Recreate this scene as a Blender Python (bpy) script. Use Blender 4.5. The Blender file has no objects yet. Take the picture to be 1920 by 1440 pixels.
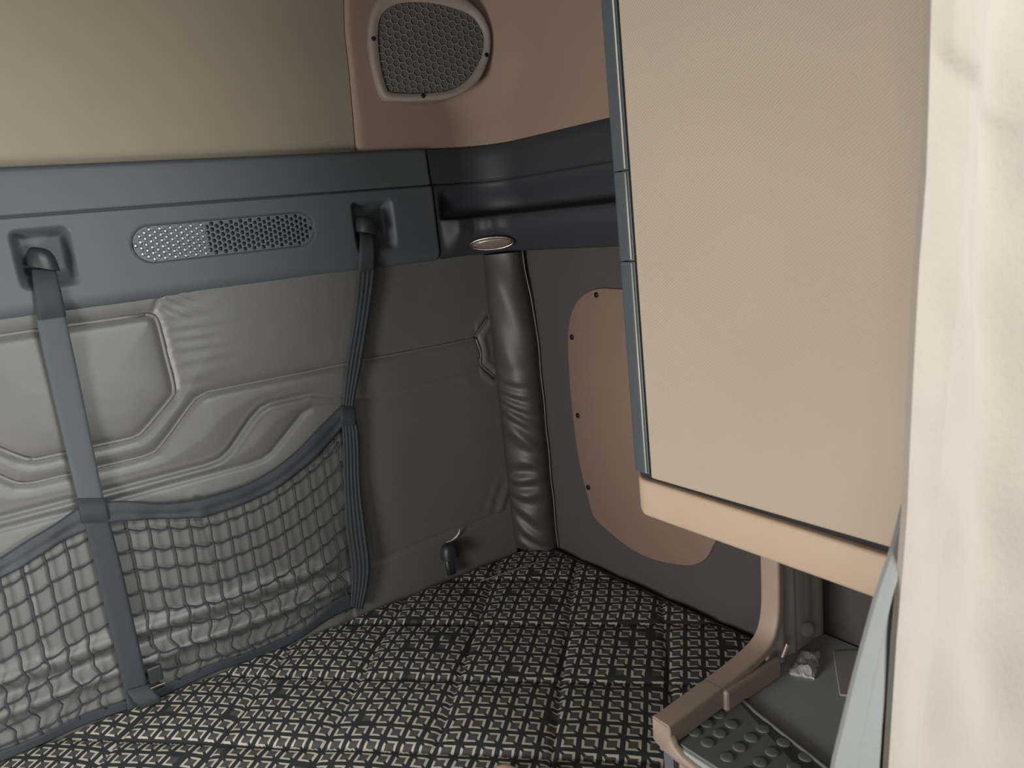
import bpy, math, random
import numpy as np
from mathutils import Matrix, Vector

random.seed(7)
rng = np.random.RandomState(7)
SC = bpy.context.scene
COL = SC.collection

# ------------------------------------------------------------------ camera, world, lights, exposure
cam_d = bpy.data.cameras.new('camera')
cam = bpy.data.objects.new('camera', cam_d)
COL.objects.link(cam)
RC = ((0.80719, -0.58122, -0.10305), (-0.20544, -0.11296, -0.97213), (0.55338, 0.80587, -0.21059))
M = Matrix(((RC[0][0], -RC[1][0], -RC[2][0], -1.334),
            (RC[0][1], -RC[1][1], -RC[2][1], -1.912),
            (RC[0][2], -RC[1][2], -RC[2][2], 1.600),
            (0, 0, 0, 1)))
cam.matrix_world = M
cam_d.sensor_width = 36.0
cam_d.lens = 1461.75 / 1920 * 36
cam_d.clip_start = 0.02
cam_d.dof.use_dof = True
cam_d.dof.focus_distance = 1.9
cam_d.dof.aperture_fstop = 7.0
SC.camera = cam

world = bpy.data.worlds.new('world')
SC.world = world
world.use_nodes = True
bg = world.node_tree.nodes['Background']
bg.inputs[0].default_value = (0.80, 0.90, 1.0, 1)
bg.inputs[1].default_value = 0.1


def area(name, loc, target, sx, sy, power, color):
    d = bpy.data.lights.new(name, 'AREA')
    d.shape = 'RECTANGLE'
    d.size = sx
    d.size_y = sy
    d.energy = power
    d.color = color
    o = bpy.data.objects.new(name, d)
    COL.objects.link(o)
    o.location = loc
    o.rotation_euler = (Vector(target) - Vector(loc)).to_track_quat('-Z', 'Y').to_euler()
    return o


area('roof_window_daylight', (-.36, -3.40, 3.00), (-1.25, -.25, .70), 1.00, .80, 90, (0.98, 0.99, 1.0))
area('side_window_daylight', (-2.28, -1.00, 1.04), (-.30, -1.00, 1.30), .55, .50, 27, (1.0, 0.97, 0.93))
area('windscreen_daylight', (-.26, -3.60, 1.05), (-.80, -.10, 1.00), 1.00, .60, 42, (0.98, 0.99, 1.0))
area('door_window_daylight', (-2.75, -2.75, 1.60), (-.30, -1.10, 1.00), .70, .60, 10, (1.0, 0.98, 0.95))

SC.view_settings.view_transform = 'Standard'
SC.view_settings.look = 'None'
SC.view_settings.gamma = 1.0
SC.view_settings.use_curve_mapping = False
SC.view_settings.exposure = 0.0


# ------------------------------------------------------------------ materials
def lin(c):
    return tuple(((v / 255) / 12.92 if v / 255 <= .04045 else ((v / 255 + .055) / 1.055) ** 2.4) for v in c)


class NT:
    def __init__(self, name):
        self.m = bpy.data.materials.new(name)
        self.m.use_nodes = True
        self.t = self.m.node_tree
        self.b = self.t.nodes['Principled BSDF']
        self.tc = None

    def n(self, typ, **kw):
        nd = self.t.nodes.new(typ)
        for k, v in kw.items():
            setattr(nd, k, v)
        return nd

    def l(self, a, b):
        self.t.links.new(a, b)

    def math(self, op, a, b=None, c=None):
        nd = self.n('ShaderNodeMath', operation=op)
        for i, v in enumerate((a, b, c)):
            if v is None:
                continue
            if isinstance(v, (int, float)):
                nd.inputs[i].default_value = v
            else:
                self.l(v, nd.inputs[i])
        return nd.outputs[0]

    def coord(self):
        if not self.tc:
            self.tc = self.n('ShaderNodeTexCoord')
        return self.tc.outputs['Object']

    def noise(self, scale, detail=3, rough=.55, stretch=None):
        nd = self.n('ShaderNodeTexNoise')
        nd.inputs['Scale'].default_value = scale
        nd.inputs['Detail'].default_value = detail
        nd.inputs['Roughness'].default_value = rough
        if stretch:
            mp = self.n('ShaderNodeMapping')
            mp.inputs['Scale'].default_value = stretch
            self.l(self.coord(), mp.inputs[0])
            self.l(mp.outputs[0], nd.inputs['Vector'])
        else:
            self.l(self.coord(), nd.inputs['Vector'])
        return nd.outputs['Fac']

    def mix(self, fac, a, b):
        nd = self.n('ShaderNodeMix', data_type='RGBA')
        if isinstance(fac, (int, float)):
            nd.inputs[0].default_value = fac
        else:
            self.l(fac, nd.inputs[0])
        for i, v in ((6, a), (7, b)):
            if isinstance(v, tuple):
                nd.inputs[i].default_value = (*v[:3], 1)
            else:
                self.l(v, nd.inputs[i])
        return nd.outputs[2]

    def bump(self, h, strength, dist):
        nd = self.n('ShaderNodeBump')
        nd.inputs['Strength'].default_value = strength
        nd.inputs['Distance'].default_value = dist
        self.l(h, nd.inputs['Height'])
        self.l(nd.outputs[0], self.b.inputs['Normal'])
        return nd


def mat(name, rgb, rough=.6, metal=0., spec=.5, var=.12, vscale=9, bump=.25, bscale=900, bdist=.0006, stretch=None, sheen=0):
    k = NT(name)
    c = lin(rgb)
    fac = k.noise(vscale, 4, .6, stretch)
    d = tuple(v * (1 - var) for v in c)
    e = tuple(min(1, v * (1 + var)) for v in c)
    k.l(k.mix(fac, d, e), k.b.inputs['Base Color'])
    k.b.inputs['Roughness'].default_value = rough
    k.b.inputs['Metallic'].default_value = metal
    k.b.inputs['Specular IOR Level'].default_value = spec
    if sheen:
        k.b.inputs['Sheen Weight'].default_value = sheen
    if bump:
        k.bump(k.noise(bscale, 2), bump, bdist)
    return k.m


M_HEAD = mat('headliner_fabric', (146, 136, 119), .9, var=.06, bscale=1400, bump=.3)
M_VINYL = mat('grey_vinyl', (99, 99, 96), .42, var=.07, vscale=14, bscale=420, bump=.35, bdist=.0007)
M_HEADC = mat('corner_headliner_fabric', (148, 127, 113), .9, var=.06, bscale=1400, bump=.3)
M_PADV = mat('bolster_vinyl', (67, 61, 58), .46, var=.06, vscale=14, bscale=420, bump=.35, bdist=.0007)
M_PLASTIC = mat('blue_grey_plastic', (78, 84, 88), .52, var=.06, bscale=700, bump=.3, bdist=.0006)
M_CORNER = mat('dark_navy_plastic', (54, 56, 61), .58, var=.06, bscale=700, bump=.3, bdist=.0006)
M_GRILLEP = mat('grille_plastic', (84, 90, 94), .42, var=.05, bump=.1)
M_PIT_LIT = mat('pit_lit', (176, 178, 178), .3, metal=.7, var=.2, vscale=300, bump=.2)  # bright pit colour, stands for light caught in the left holes
M_PIT_SHADE = mat('pit_shade', (30, 32, 35), .4, var=.1, bump=0)  # dark pit colour, stands for shade in the other holes
M_BLACKP = mat('black_plastic', (44, 48, 50), .42, var=.1, bump=.2)
M_STRAP = mat('webbing', (50, 55, 59), .75, var=.18, vscale=60, bscale=1600, bump=.5, bdist=.0008)
M_STRAPL = mat('webbing_light', (74, 81, 84), .75, var=.1, vscale=30, bscale=1600, bump=.5, bdist=.0008)
M_CORD = mat('net_cord', (46, 51, 56), .8, var=.2, vscale=400, bscale=2500, bump=.4)
M_HEM = mat('hem_tape', (50, 53, 59), .6, var=.25, vscale=30, bscale=1500, bump=.4, stretch=(1, 1, 3))
M_SIDEW = mat('dark_grey_wall', (79, 72, 71), .7, var=.06, bscale=600, bump=.3)
M_BOARD = mat('pinkish_board', (142, 119, 106), .6, var=.1, vscale=60, stretch=(1, .12, 3), bscale=500, bump=.15)
M_TRIMB = mat('beige_plastic', (196, 172, 149), .6, var=.05, bscale=320, bump=.55, bdist=.0009)
M_RIM = mat('taupe_plastic', (166, 148, 134), .5, var=.05, bscale=900, bump=.2)
M_CONS = mat('grey_blue_console', (105, 107, 115), .5, var=.05, bump=.2)
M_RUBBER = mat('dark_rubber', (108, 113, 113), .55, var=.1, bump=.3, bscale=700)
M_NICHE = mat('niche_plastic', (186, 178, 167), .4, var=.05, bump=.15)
M_SCREW = mat('black_screw', (36, 34, 33), .4, metal=.4, bump=0)
M_HONEY = mat('speaker_ribs', (128, 120, 112), .6, var=.05, bump=.1)
M_SPKF = mat('speaker_frame', (142, 130, 120), .55, var=.05, bump=.2)
M_SPKC = mat('speaker_cloth', (88, 80, 74), .95, var=.08, bump=.15, bscale=1500)
M_CHROME = mat('chrome', (175, 170, 164), .26, metal=1., var=.02, bump=0)
M_LENS = mat('lamp_lens', (118, 106, 94), .22, var=.05, bump=.3, bscale=300)
M_FOIL = mat('foil', (226, 223, 221), .36, metal=.4, var=.1, vscale=90, bump=.35, bscale=70, bdist=.003)
M_TRAY = mat('tray_rubber_hazed', (164, 171, 171), .6, var=.06, bump=.3, bscale=700)  # dark rubber, its colour lightened to stand for haze over the nook
M_CARD = mat('grey_card', (170, 165, 155), .7, var=.04, bump=.1)
M_PINK = mat('pink_paper', (225, 198, 190), .8, bump=.2)
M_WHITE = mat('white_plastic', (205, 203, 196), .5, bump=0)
M_SCRAP = mat('tan_paper', (190, 166, 138), .8, bump=.3, bscale=200)
M_CURT = mat('cream_curtain', (160, 150, 138), .95, var=.07, vscale=14, bscale=110, bump=.3, bdist=.002, sheen=.3)
M_LINING = mat('grey_lining', (126, 127, 124), .9, var=.06, vscale=20, bscale=400, bump=.4, bdist=.001)
M_SHELL = mat('shell_panel', (74, 70, 66), .85, var=.05)
M_FLOOR = mat('floor_vinyl', (50, 50, 50), .7, var=.1)
M_SLOT = mat('gap_shade', (34, 34, 36), .8, bump=0)  # near-black fill that paints the shade in the cabinet gaps
M_PIPE = mat('vinyl_piping', (108, 107, 102), .45, var=.05, bscale=600, bump=.2)
M_MPIPE = mat('mattress_piping', (112, 106, 101), .6, var=.1, bscale=900)


def weave_mat():
    k = NT('ribbed_cabinet_fabric')
    c = lin((186, 172, 152))
    fac = k.noise(3, 3)
    k.l(k.mix(fac, tuple(v * .93 for v in c), tuple(v * 1.07 for v in c)), k.b.inputs['Base Color'])
    k.b.inputs['Roughness'].default_value = .75
    sp = k.n('ShaderNodeSeparateXYZ')
    k.l(k.coord(), sp.inputs[0])
    a = k.math('ADD', k.math('MULTIPLY', sp.outputs[1], 0.55), k.math('MULTIPLY', sp.outputs[2], 0.83))
    w = k.math('SINE', k.math('MULTIPLY', a, 2 * math.pi / .0042))
    w2 = k.math('SINE', k.math('MULTIPLY', k.math('SUBTRACT', k.math('MULTIPLY', sp.outputs[1], .83), k.math('MULTIPLY', sp.outputs[2], .55)), 2 * math.pi / .0035))
    k.bump(k.math('ADD', w, k.math('MULTIPLY', w2, .4)), .35, .0007)
    return k.m


M_WEAVE = weave_mat()


def mattress_mat():
    k = NT('woven_mattress_cover')
    sp = k.n('ShaderNodeSeparateXYZ')
    # slight wander of the weave
    wob = k.n('ShaderNodeTexNoise')
    wob.inputs['Scale'].default_value = 5
    k.l(k.coord(), wob.inputs['Vector'])
    vm = k.n('ShaderNodeVectorMath', operation='SCALE')
    k.l(wob.outputs['Color'], vm.inputs[0])
    vm.inputs['Scale'].default_value = .018
    va = k.n('ShaderNodeVectorMath', operation='ADD')
    k.l(k.coord(), va.inputs[0])
    k.l(vm.outputs[0], va.inputs[1])
    k.l(va.outputs[0], sp.inputs[0])
    al = math.radians(-48)
    P = .0395
    p = k.math('DIVIDE', k.math('ADD', k.math('MULTIPLY', sp.outputs[0], math.cos(al)), k.math('MULTIPLY', sp.outputs[1], math.sin(al))), P)
    q = k.math('DIVIDE', k.math('SUBTRACT', k.math('MULTIPLY', sp.outputs[1], math.cos(al)), k.math('MULTIPLY', sp.outputs[0], math.sin(al))), P)
    u = k.math('SUBTRACT', k.math('FRACT', p), .5)
    v = k.math('SUBTRACT', k.math('FRACT', q), .5)
    au = k.math('ABSOLUTE', u)
    av = k.math('ABSOLUTE', v)
    m = k.math('MAXIMUM', au, av)
    ring = k.math('MULTIPLY', k.math('GREATER_THAN', m, .235), k.math('LESS_THAN', m, .368))
    gap = k.math('GREATER_THAN', k.math('ABSOLUTE', k.math('ADD', u, v)), .10)
    # a few broken strokes
    cell = k.n('ShaderNodeCombineXYZ')
    k.l(k.math('FLOOR', p), cell.inputs[0])
    k.l(k.math('FLOOR', q), cell.inputs[1])
    k.l(k.math('GREATER_THAN', k.math('ADD', u, v), 0), cell.inputs[2])
    wn = k.n('ShaderNodeTexWhiteNoise')
    k.l(cell.outputs[0], wn.inputs['Vector'])
    keep = k.math('GREATER_THAN', wn.outputs['Value'], .035)
    st = k.math('MULTIPLY', k.math('MULTIPLY', ring, gap), keep)
    core = k.math('LESS_THAN', m, .22)
    thr = k.noise(900, 2)
    dark = k.mix(thr, lin((32, 36, 38)), lin((52, 54, 55)))
    cen = k.mix(thr, lin((62, 61, 61)), lin((88, 85, 83)))
    stroke = k.mix(thr, lin((158, 153, 140)), lin((220, 214, 198)))
    c = k.mix(core, dark, cen)
    c = k.mix(st, c, stroke)
    k.l(c, k.b.inputs['Base Color'])
    k.b.inputs['Roughness'].default_value = .8
    h = k.math('ADD', k.math('MULTIPLY', st, .8), k.math('MULTIPLY', thr, .5))
    k.bump(h, .5, .0012)
    return k.m


M_MATT = mattress_mat()


# ------------------------------------------------------------------ mesh helpers
def link(name, verts, faces, m, parent=None, smooth=True, kind=None):
    me = bpy.data.meshes.new(name)
    me.from_pydata([tuple(map(float, v)) for v in verts], [], faces)
    me.materials.append(m)
    if smooth:
        me.polygons.foreach_set('use_smooth', [True] * len(me.polygons))
    me.update()
    o = bpy.data.objects.new(name, me)
    COL.objects.link(o)
    if parent:
        o.parent = parent
        o.matrix_parent_inverse = parent_inv(parent)
    if kind:
        o['kind'] = kind
    return o


def parent_inv(p):
    mm = Matrix.Translation(p.location) @ p.rotation_euler.to_matrix().to_4x4()
    if p.parent:
        mm = Matrix.Identity(4)
    return mm.inverted()


def tag(o, label, cat, group=None):
    o['label'] = label
    o['category'] = cat
    if group:
        o['group'] = group
    return o


def thing(name, loc, label, cat, group=None):
    o = bpy.data.objects.new(name, None)
    COL.objects.link(o)
    o.location = loc
    o.empty_display_size = .03
    return tag(o, label, cat, group)


def struct(o):
    o['kind'] = 'structure'
    return o


def recalc(o):
    import bmesh
    bm = bmesh.new()
    bm.from_mesh(o.data)
    bmesh.ops.recalc_face_normals(bm, faces=bm.faces)
    bm.to_mesh(o.data)
    bm.free()
    return o


def sharp(o, deg=35):
    import bmesh
    bm = bmesh.new()
    bm.from_mesh(o.data)
    for e in bm.edges:
        if len(e.link_faces) == 2 and e.calc_face_angle(0) > math.radians(deg):
            e.smooth = False
    bm.to_mesh(o.data)
    bm.free()
    return o


def grid(name, P, m, parent=None, back=None, flip=False):
    """P[i][j] front surface; back: function moving a border point to the rear, closing the sides."""
    P = np.asarray(P, float)
    ni, nj = P.shape[:2]
    verts = P.reshape(-1, 3).tolist()
    idx = np.arange(ni * nj).reshape(ni, nj)
    a, b, c, d = idx[:-1, :-1].ravel(), idx[1:, :-1].ravel(), idx[1:, 1:].ravel(), idx[:-1, 1:].ravel()
    faces = np.stack([a, d, c, b] if flip else [a, b, c, d], 1).tolist()
    if back:
        loop = list(idx[:, 0]) + list(idx[-1, 1:]) + list(idx[-2::-1, -1]) + list(idx[0, -2:0:-1])
        base = len(verts)
        n = len(loop)
        for q in loop:
            verts.append(list(verts[q]))                          # own copies: a crisp border
        for q in loop:
            verts.append(back(verts[q]))
        for k in range(n):
            k2 = (k + 1) % n
            f = [base + k, base + n + k, base + n + k2, base + k2]
            faces.append(f if not flip else f[::-1])
    return link(name, verts, faces, m, parent)


def crom(pts, per=8, closed=False):
    pts = [np.array(p, float) for p in pts]
    n = len(pts)
    out = []
    rngn = n if closed else n - 1
    for i in range(rngn):
        if closed:
            p0, p1, p2, p3 = pts[(i - 1) % n], pts[i], pts[(i + 1) % n], pts[(i + 2) % n]
        else:
            p0, p1, p2, p3 = pts[max(i - 1, 0)], pts[i], pts[i + 1], pts[min(i + 2, n - 1)]
        for t in np.linspace(0, 1, per, endpoint=False):
            out.append(.5 * ((2 * p1) + (p2 - p0) * t + (2 * p0 - 5 * p1 + 4 * p2 - p3) * t * t + (3 * p1 - p0 - 3 * p2 + p3) * t ** 3))
    if not closed:
        out.append(pts[-1])
    return np.array(out)


def tube(name, pts, r, m, parent=None, sides=8, closed=False, kind=None):
    pts = np.asarray(pts, float)
    n = len(pts)
    if closed:
        T = np.roll(pts, -1, 0) - np.roll(pts, 1, 0)
    else:
        T = np.gradient(pts, axis=0)
    T /= np.linalg.norm(T, axis=1)[:, None] + 1e-12
    ref = np.array([0.12, -1, .17])
    ref /= np.linalg.norm(ref)
    V, F = [], []
    for i in range(n):
        a = np.cross(T[i], ref)
        if np.linalg.norm(a) < 1e-3:
            a = np.cross(T[i], [1, 0, 0])
        a /= np.linalg.norm(a)
        b = np.cross(T[i], a)
        rr = r[i] if hasattr(r, '__len__') else r
        for k in range(sides):
            th = 2 * math.pi * k / sides
            V.append(pts[i] + rr * (math.cos(th) * a + math.sin(th) * b))
    for i in range(n if closed else n - 1):
        j = (i + 1) % n
        for k in range(sides):
            k2 = (k + 1) % sides
            F.append([i * sides + k, i * sides + k2, j * sides + k2, j * sides + k])
    if not closed:
        F.append(list(range(sides))[::-1])
        F.append([(n - 1) * sides + k for k in range(sides)])
    return link(name, V, F, m, parent, kind=kind)


def ribbon(name, L, R, nrm, th, m, parent=None, ribs=0, nx=9, amp=.0006):
    """strap: left and right edge polylines, thickness along nrm (front), optional woven ribs"""
    L, R = np.asarray(L, float), np.asarray(R, float)
    nrm = np.asarray(nrm, float)
    if nrm.ndim == 1:
        nrm = np.tile(nrm, (len(L), 1))
    n = len(L)
    V, F = [], []
    us = np.linspace(0, 1, nx)
    for i in range(n):
        for u in us:
            d = th * (.35 + .65 * min(1, 8 * u, 8 * (1 - u)))
            if ribs:
                d += amp * math.sin(2 * math.pi * ribs * u)
            V.append(L[i] * (1 - u) + R[i] * u + nrm[i] * d)
        V.append(R[i])
        V.append(L[i])
    w = nx + 2
    for i in range(n - 1):
        for k in range(w):
            k2 = (k + 1) % w
            F.append([i * w + k, i * w + k2, (i + 1) * w + k2, (i + 1) * w + k])
    F.append(list(range(w))[::-1])
    F.append([(n - 1) * w + k for k in range(w)])
    return recalc(link(name, V, F, m, parent))


def box(name, lo, hi, m, parent=None, bev=.002, seg=2):
    import bmesh
    bm = bmesh.new()
    bmesh.ops.create_cube(bm, size=1)
    lo, hi = Vector(lo), Vector(hi)
    for v in bm.verts:
        v.co = Vector([lo[i] if v.co[i] < 0 else hi[i] for i in range(3)])
    if bev:
        bmesh.ops.bevel(bm, geom=bm.edges[:], offset=bev, segments=seg, affect='EDGES', profile=.5)
    me = bpy.data.meshes.new(name)
    bm.to_mesh(me)
    bm.free()
    me.materials.append(m)
    o = bpy.data.objects.new(name, me)
    COL.objects.link(o)
    if parent:
        o.parent = parent
        o.matrix_parent_inverse = parent_inv(parent)
    return o


def prism(name, outline, fn, depth, m, parent=None, bev=.0015):
    """outline [(a,b)...]; fn(a,b,d) -> world point, d from 0 (back) to depth (front)"""
    o2 = np.asarray(outline, float)
    n = len(o2)
    c = o2.mean(0)
    loops = [(0, 1.), (depth - bev, 1.), (depth, None)]
    V, F = [], []
    d = o2 - np.roll(o2, 1, 0)
    e = np.roll(o2, -1, 0) - o2
    t = d / (np.linalg.norm(d, axis=1)[:, None] + 1e-9) + e / (np.linalg.norm(e, axis=1)[:, None] + 1e-9)
    nr = np.stack([-t[:, 1], t[:, 0]], 1)
    nr /= np.linalg.norm(nr, axis=1)[:, None] + 1e-9
    area2 = np.sum(o2[:, 0] * np.roll(o2[:, 1], -1) - np.roll(o2[:, 0], -1) * o2[:, 1])
    if area2 < 0:
        nr = -nr
    for dd, s in loops:
        q = o2 if s else o2 + nr * bev
        for p in q:
            V.append(fn(p[0], p[1], dd))
    for k in range(2):
        for i in range(n):
            j = (i + 1) % n
            F.append([k * n + i, k * n + j, (k + 1) * n + j, (k + 1) * n + i])
    F.append([2 * n + i for i in range(n)])
    F.append(list(range(n))[::-1])
    return sharp(recalc(link(name, V, F, m, parent)), 50)


def disc(name, c, nrm, r, th, m, parent=None, sides=14, dome=.3):
    """small button: a lathe with rounded top along nrm"""
    nrm = Vector(nrm).normalized()
    a = nrm.orthogonal().normalized()
    b = nrm.cross(a)
    c = Vector(c)
    prof = [(1., 0.), (1., .6), (.88, .9), (.55, 1.), (.0, 1. + dome * .2)]
    V, F = [], []
    for rr, h in prof[:-1]:
        for k in range(sides):
            t = 2 * math.pi * k / sides
            V.append(c + (a * math.cos(t) + b * math.sin(t)) * r * rr + nrm * th * h)
    V.append(c + nrm * th * prof[-1][1])
    for i in range(len(prof) - 2):
        for k in range(sides):
            k2 = (k + 1) % sides
            F.append([i * sides + k, i * sides + k2, (i + 1) * sides + k2, (i + 1) * sides + k])
    top = (len(prof) - 2) * sides
    for k in range(sides):
        F.append([top + k, top + (k + 1) % sides, len(V) - 1])
    F.append(list(range(sides))[::-1])
    return link(name, V, F, m, parent)


def seg_dist(X, Z, line):
    D = np.full(X.shape, 9.)
    for (x0, z0), (x1, z1) in zip(line[:-1], line[1:]):
        dx, dz = x1 - x0, z1 - z0
        t = np.clip(((X - x0) * dx + (Z - z0) * dz) / (dx * dx + dz * dz + 1e-12), 0, 1)
        D = np.minimum(D, np.hypot(X - x0 - t * dx, Z - z0 - t * dz))
    return D


def smooth(a, b, x):
    t = np.clip((x - a) / (b - a), 0, 1)
    return t * t * (3 - 2 * t)


def fnoise(X, Z, sx, sz, n=7, seed=1):
    r = np.random.RandomState(seed)
    out = np.zeros_like(X)
    for k in range(n):
        a, b, c = r.normal(0, 1), r.normal(0, 1), r.uniform(0, 6.28)
        out += np.sin(X * sx * a + Z * sz * b + c + 1.3 * np.sin(X * sx * b * .6 - Z * sz * a * .5))
    return out / n


# ------------------------------------------------------------------ the shell of the sleeper
struct(box('floor', (-2.45, -4.2, -.06), (.6, .1, 0), M_FLOOR, bev=0))
struct(box('ceiling', (-2.45, -2.0, 2.55), (.6, .1, 2.62), M_SHELL, bev=0))
struct(box('wall_rear', (-2.4, 0.0, 0), (.55, .08, 2.55), M_SHELL, bev=0))
struct(box('wall_left', (-2.42, -1.95, 0), (-2.34, 0, 2.55), M_SHELL, bev=0))
wr = struct(box('wall_right', (0.0, -1.9, 0), (.08, 0, 2.55), M_SIDEW, bev=0))

# ------------------------------------------------------------------ quilted vinyl panel on the rear wall
xs = np.arange(-1.86, -.0915, .004)
zs = np.arange(.545, 1.53, .004)
X, Z = np.meshgrid(xs, zs, indexing='ij')
CX = -1.172


def mir(line):
    return [(2 * CX - x, z) for x, z in line][::-1]


s1h = [(CX, 1.468), (-1.0, 1.469), (-.985, 1.462), (-.979, 1.447), (-.976, 1.38), (-.973, 1.32), (-.974, 1.289), (-.984, 1.273), (-1.05, 1.216), (-1.072, 1.205), (-1.095, 1.203), (CX, 1.203)]
S1 = s1h[1:] + mir(s1h[1:-1])[0:] + [s1h[1]]
S2r = [(-.145, 1.266), (-.3, 1.266), (-.555, 1.269), (-.68, 1.269), (-.88, 1.270), (-.905, 1.268), (-.925, 1.262), (-.94, 1.252), (-1.01, 1.184), (-1.035, 1.163), (-1.06, 1.156), (-1.09, 1.155), (CX, 1.155)]
S2 = S2r + mir(S2r[:-1])
S3r = [(-.14, 1.178), (-.33, 1.178), (-.54, 1.18), (-.60, 1.195), (-.66, 1.212), (-.763, 1.212), (-.789, 1.204), (-.817, 1.183), (-.88, 1.119), (-.905, 1.105), (-.94, 1.101), (CX, 1.100)]
S3 = S3r + mir(S3r[:-1])
S4r = [(-.225, 1.150), (-.5, 1.160), (-.579, 1.168), (-.66, 1.177), (-.688, 1.168), (-.721, 1.139), (-.78, 1.090), (-.806, 1.079), (-.844, 1.076), (CX, 1.075)]
S4 = S4r + mir(S4r[:-1])
TAB = [(-.100, 1.317), (-.144, 1.272), (-.137, 1.22), (-.140, 1.188), (-.098, 1.142)]
FLAP = [(-.62, .717), (-.356, .724), (-.06, .722)]
V1 = [(-.972, 1.03), (-.958, .80)]
V2 = [(-1.335, 1.0), (-1.340, .78)]
V3 = [(-.9605, 1.52), (-.968, 1.50), (-.985, 1.474)]
d1 = seg_dist(X, Z, S1)
d2 = seg_dist(X, Z, S2)
d3 = seg_dist(X, Z, S3)
d4 = seg_dist(X, Z, S4)
dt = seg_dist(X, Z, TAB)
df = seg_dist(X, Z, FLAP)
dv = np.minimum(seg_dist(X, Z, V1), seg_dist(X, Z, V2))
H = np.full(X.shape, .026)
fade = smooth(-.30, -.62, X)                                  # folds are deep on the left and almost flat near the corner
f34 = .25 + .75 * smooth(-.6, -.72, X)
dall = np.minimum(np.minimum(d1, d2), np.minimum(d3, d4))
H += .013 * (1 - np.exp(-dall / .045)) * (.35 + .65 * fade)
H -= .006 * np.exp(-(d1 / .010) ** 2) + .006 * np.exp(-(d2 / .010) ** 2) * (.4 + .6 * fade)
H += (-.005 * np.exp(-(d3 / .008) ** 2) - .004 * np.exp(-(d4 / .007) ** 2)) * f34
H += .002 * np.exp(-((d3 - .011) / .006) ** 2) * f34
H += -.004 * np.exp(-(dt / .007) ** 2) + .004 * np.exp(-((dt - .016) / .01) ** 2) * (X > -.145)
H -= .003 * np.exp(-(df / .006) ** 2)
H += .006 * smooth(.724, .714, Z) * (X > -.64)
H -= .0022 * np.exp(-(dv / .006) ** 2) - .0012 * np.exp(-((dv - .012) / .008) ** 2)
H -= .005 * np.exp(-(seg_dist(X, Z, V3) / .006) ** 2)
# gathered wrinkles fanning out beside the welted hexagon
gx = smooth(-.978, -.955, X) * smooth(-.80, -.93, X) * smooth(1.30, 1.34, Z) * 1.0
gx += smooth(-.99, -.955, X) * smooth(-.86, -.93, X) * smooth(1.25, 1.29, Z) * smooth(1.34, 1.30, Z) * .9
ang = Z - 1.40 - .28 * (X + .975) * (Z - 1.36)
H += .0009 * gx * np.sin(ang * 2 * math.pi / .030 + 1.5 * np.sin(ang * 37 + 7 * X))
H += .0013 * smooth(-.975, -.95, X) * smooth(-.86, -.93, X) * smooth(1.44, 1.46, Z) * np.sin((X * .8 + Z * 1.2) * 2 * math.pi / .028)
# rolls where the vinyl bunches on the mattress
lf = smooth(-.60, -.72, X)
wob = .004 * fnoise(X, Z * 0, 9, 0, seed=3)
H += lf * (.014 * np.exp(-((Z - .765 - wob) / .017) ** 2) + .017 * np.exp(-((Z - .694 - .8 * wob) / .016) ** 2)
           - .008 * np.exp(-((Z - .73 - wob) / .012) ** 2))
H += lf * (.006 * smooth(.66, .60, Z) + .010 * smooth(1.02, .70, Z))
H += .0016 * lf * smooth(.85, .72, Z) * fnoise(X, Z, 60, 35, seed=8)
wr_ = smooth(-.22, -.10, X) * smooth(.72, .74, Z) * smooth(.86, .76, Z)
H += .002 * wr_ * np.sin((X * 1.0 - Z * .55) * 2 * math.pi / .05)
H += .0012 * fnoise(X, Z, 14, 14, seed=5) + .0004 * fnoise(X, Z, 55, 60, seed=6)
H = np.minimum(H, np.where(Z < .63, .052, .2))
up = thing('upholstered_panel', (-.95, 0, .56), 'grey quilted vinyl panel covering the rear wall above the mattress', 'panel')
grid('quilted_cover', np.stack([X, -H, Z], -1), M_VINYL, up, back=lambda v: [v[0], -.0015, v[2]], flip=False)


def surf_y(x, z):
    i = np.clip(((np.asarray(x) - xs[0]) / .004).astype(int), 0, len(xs) - 1)
    j = np.clip(((np.asarray(z) - zs[0]) / .004).astype(int), 0, len(zs) - 1)
    return -H[i, j]


def on_panel(line, off=0., per=6):
    q = crom(line, per)
    return np.stack([q[:, 0], surf_y(q[:, 0], q[:, 1]) - off, q[:, 1]], 1)


def clipx(line, x0=-1.84):
    return [p for p in line if p[0] > x0]


tube('welt', on_panel(S1, .0015), .0044, M_PIPE, up)
tube('welt', on_panel(clipx(S2), .0010), .0038, M_PIPE, up)
tube('welt', on_panel(TAB, .000), .0028, M_PIPE, up)

# ------------------------------------------------------------------ corner bolster
bt = thing('corner_bolster', (-.03, -.05, .6), 'narrow wrinkled grey vinyl bolster standing in the corner of the bunk', 'bolster')
zz = np.linspace(.602, 1.498, 200)
tt = np.linspace(0, 1, 34)
T, ZZ = np.meshgrid(tt, zz, indexing='ij')
p0 = np.array([-.0785, -.012])
p1 = np.array([-.004, -.128])
dirn = (p1 - p0)
nrm2 = np.array([dirn[1], -dirn[0]])
nrm2 = nrm2 / np.linalg.norm(nrm2)
amp = .052 * np.sqrt(np.clip(1 - (2 * T - 1) ** 2, 0, 1)) ** .8
wrk = smooth(1.32, 1.10, ZZ) * (.45 + .55 * smooth(1.15, .95, ZZ))
wave = np.sin((ZZ + .045 * (T - .5) + .02 * np.sin(ZZ * 23)) * 2 * math.pi / .055 + 2.2 * np.sin(ZZ * 17 + T * 3))
amp = amp + .0042 * wrk * wave * np.sin(math.pi * T) + .0016 * np.sin(math.pi * T) * np.sin((ZZ * 1.0 + T * .25) * 2 * math.pi / .21)
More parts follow.
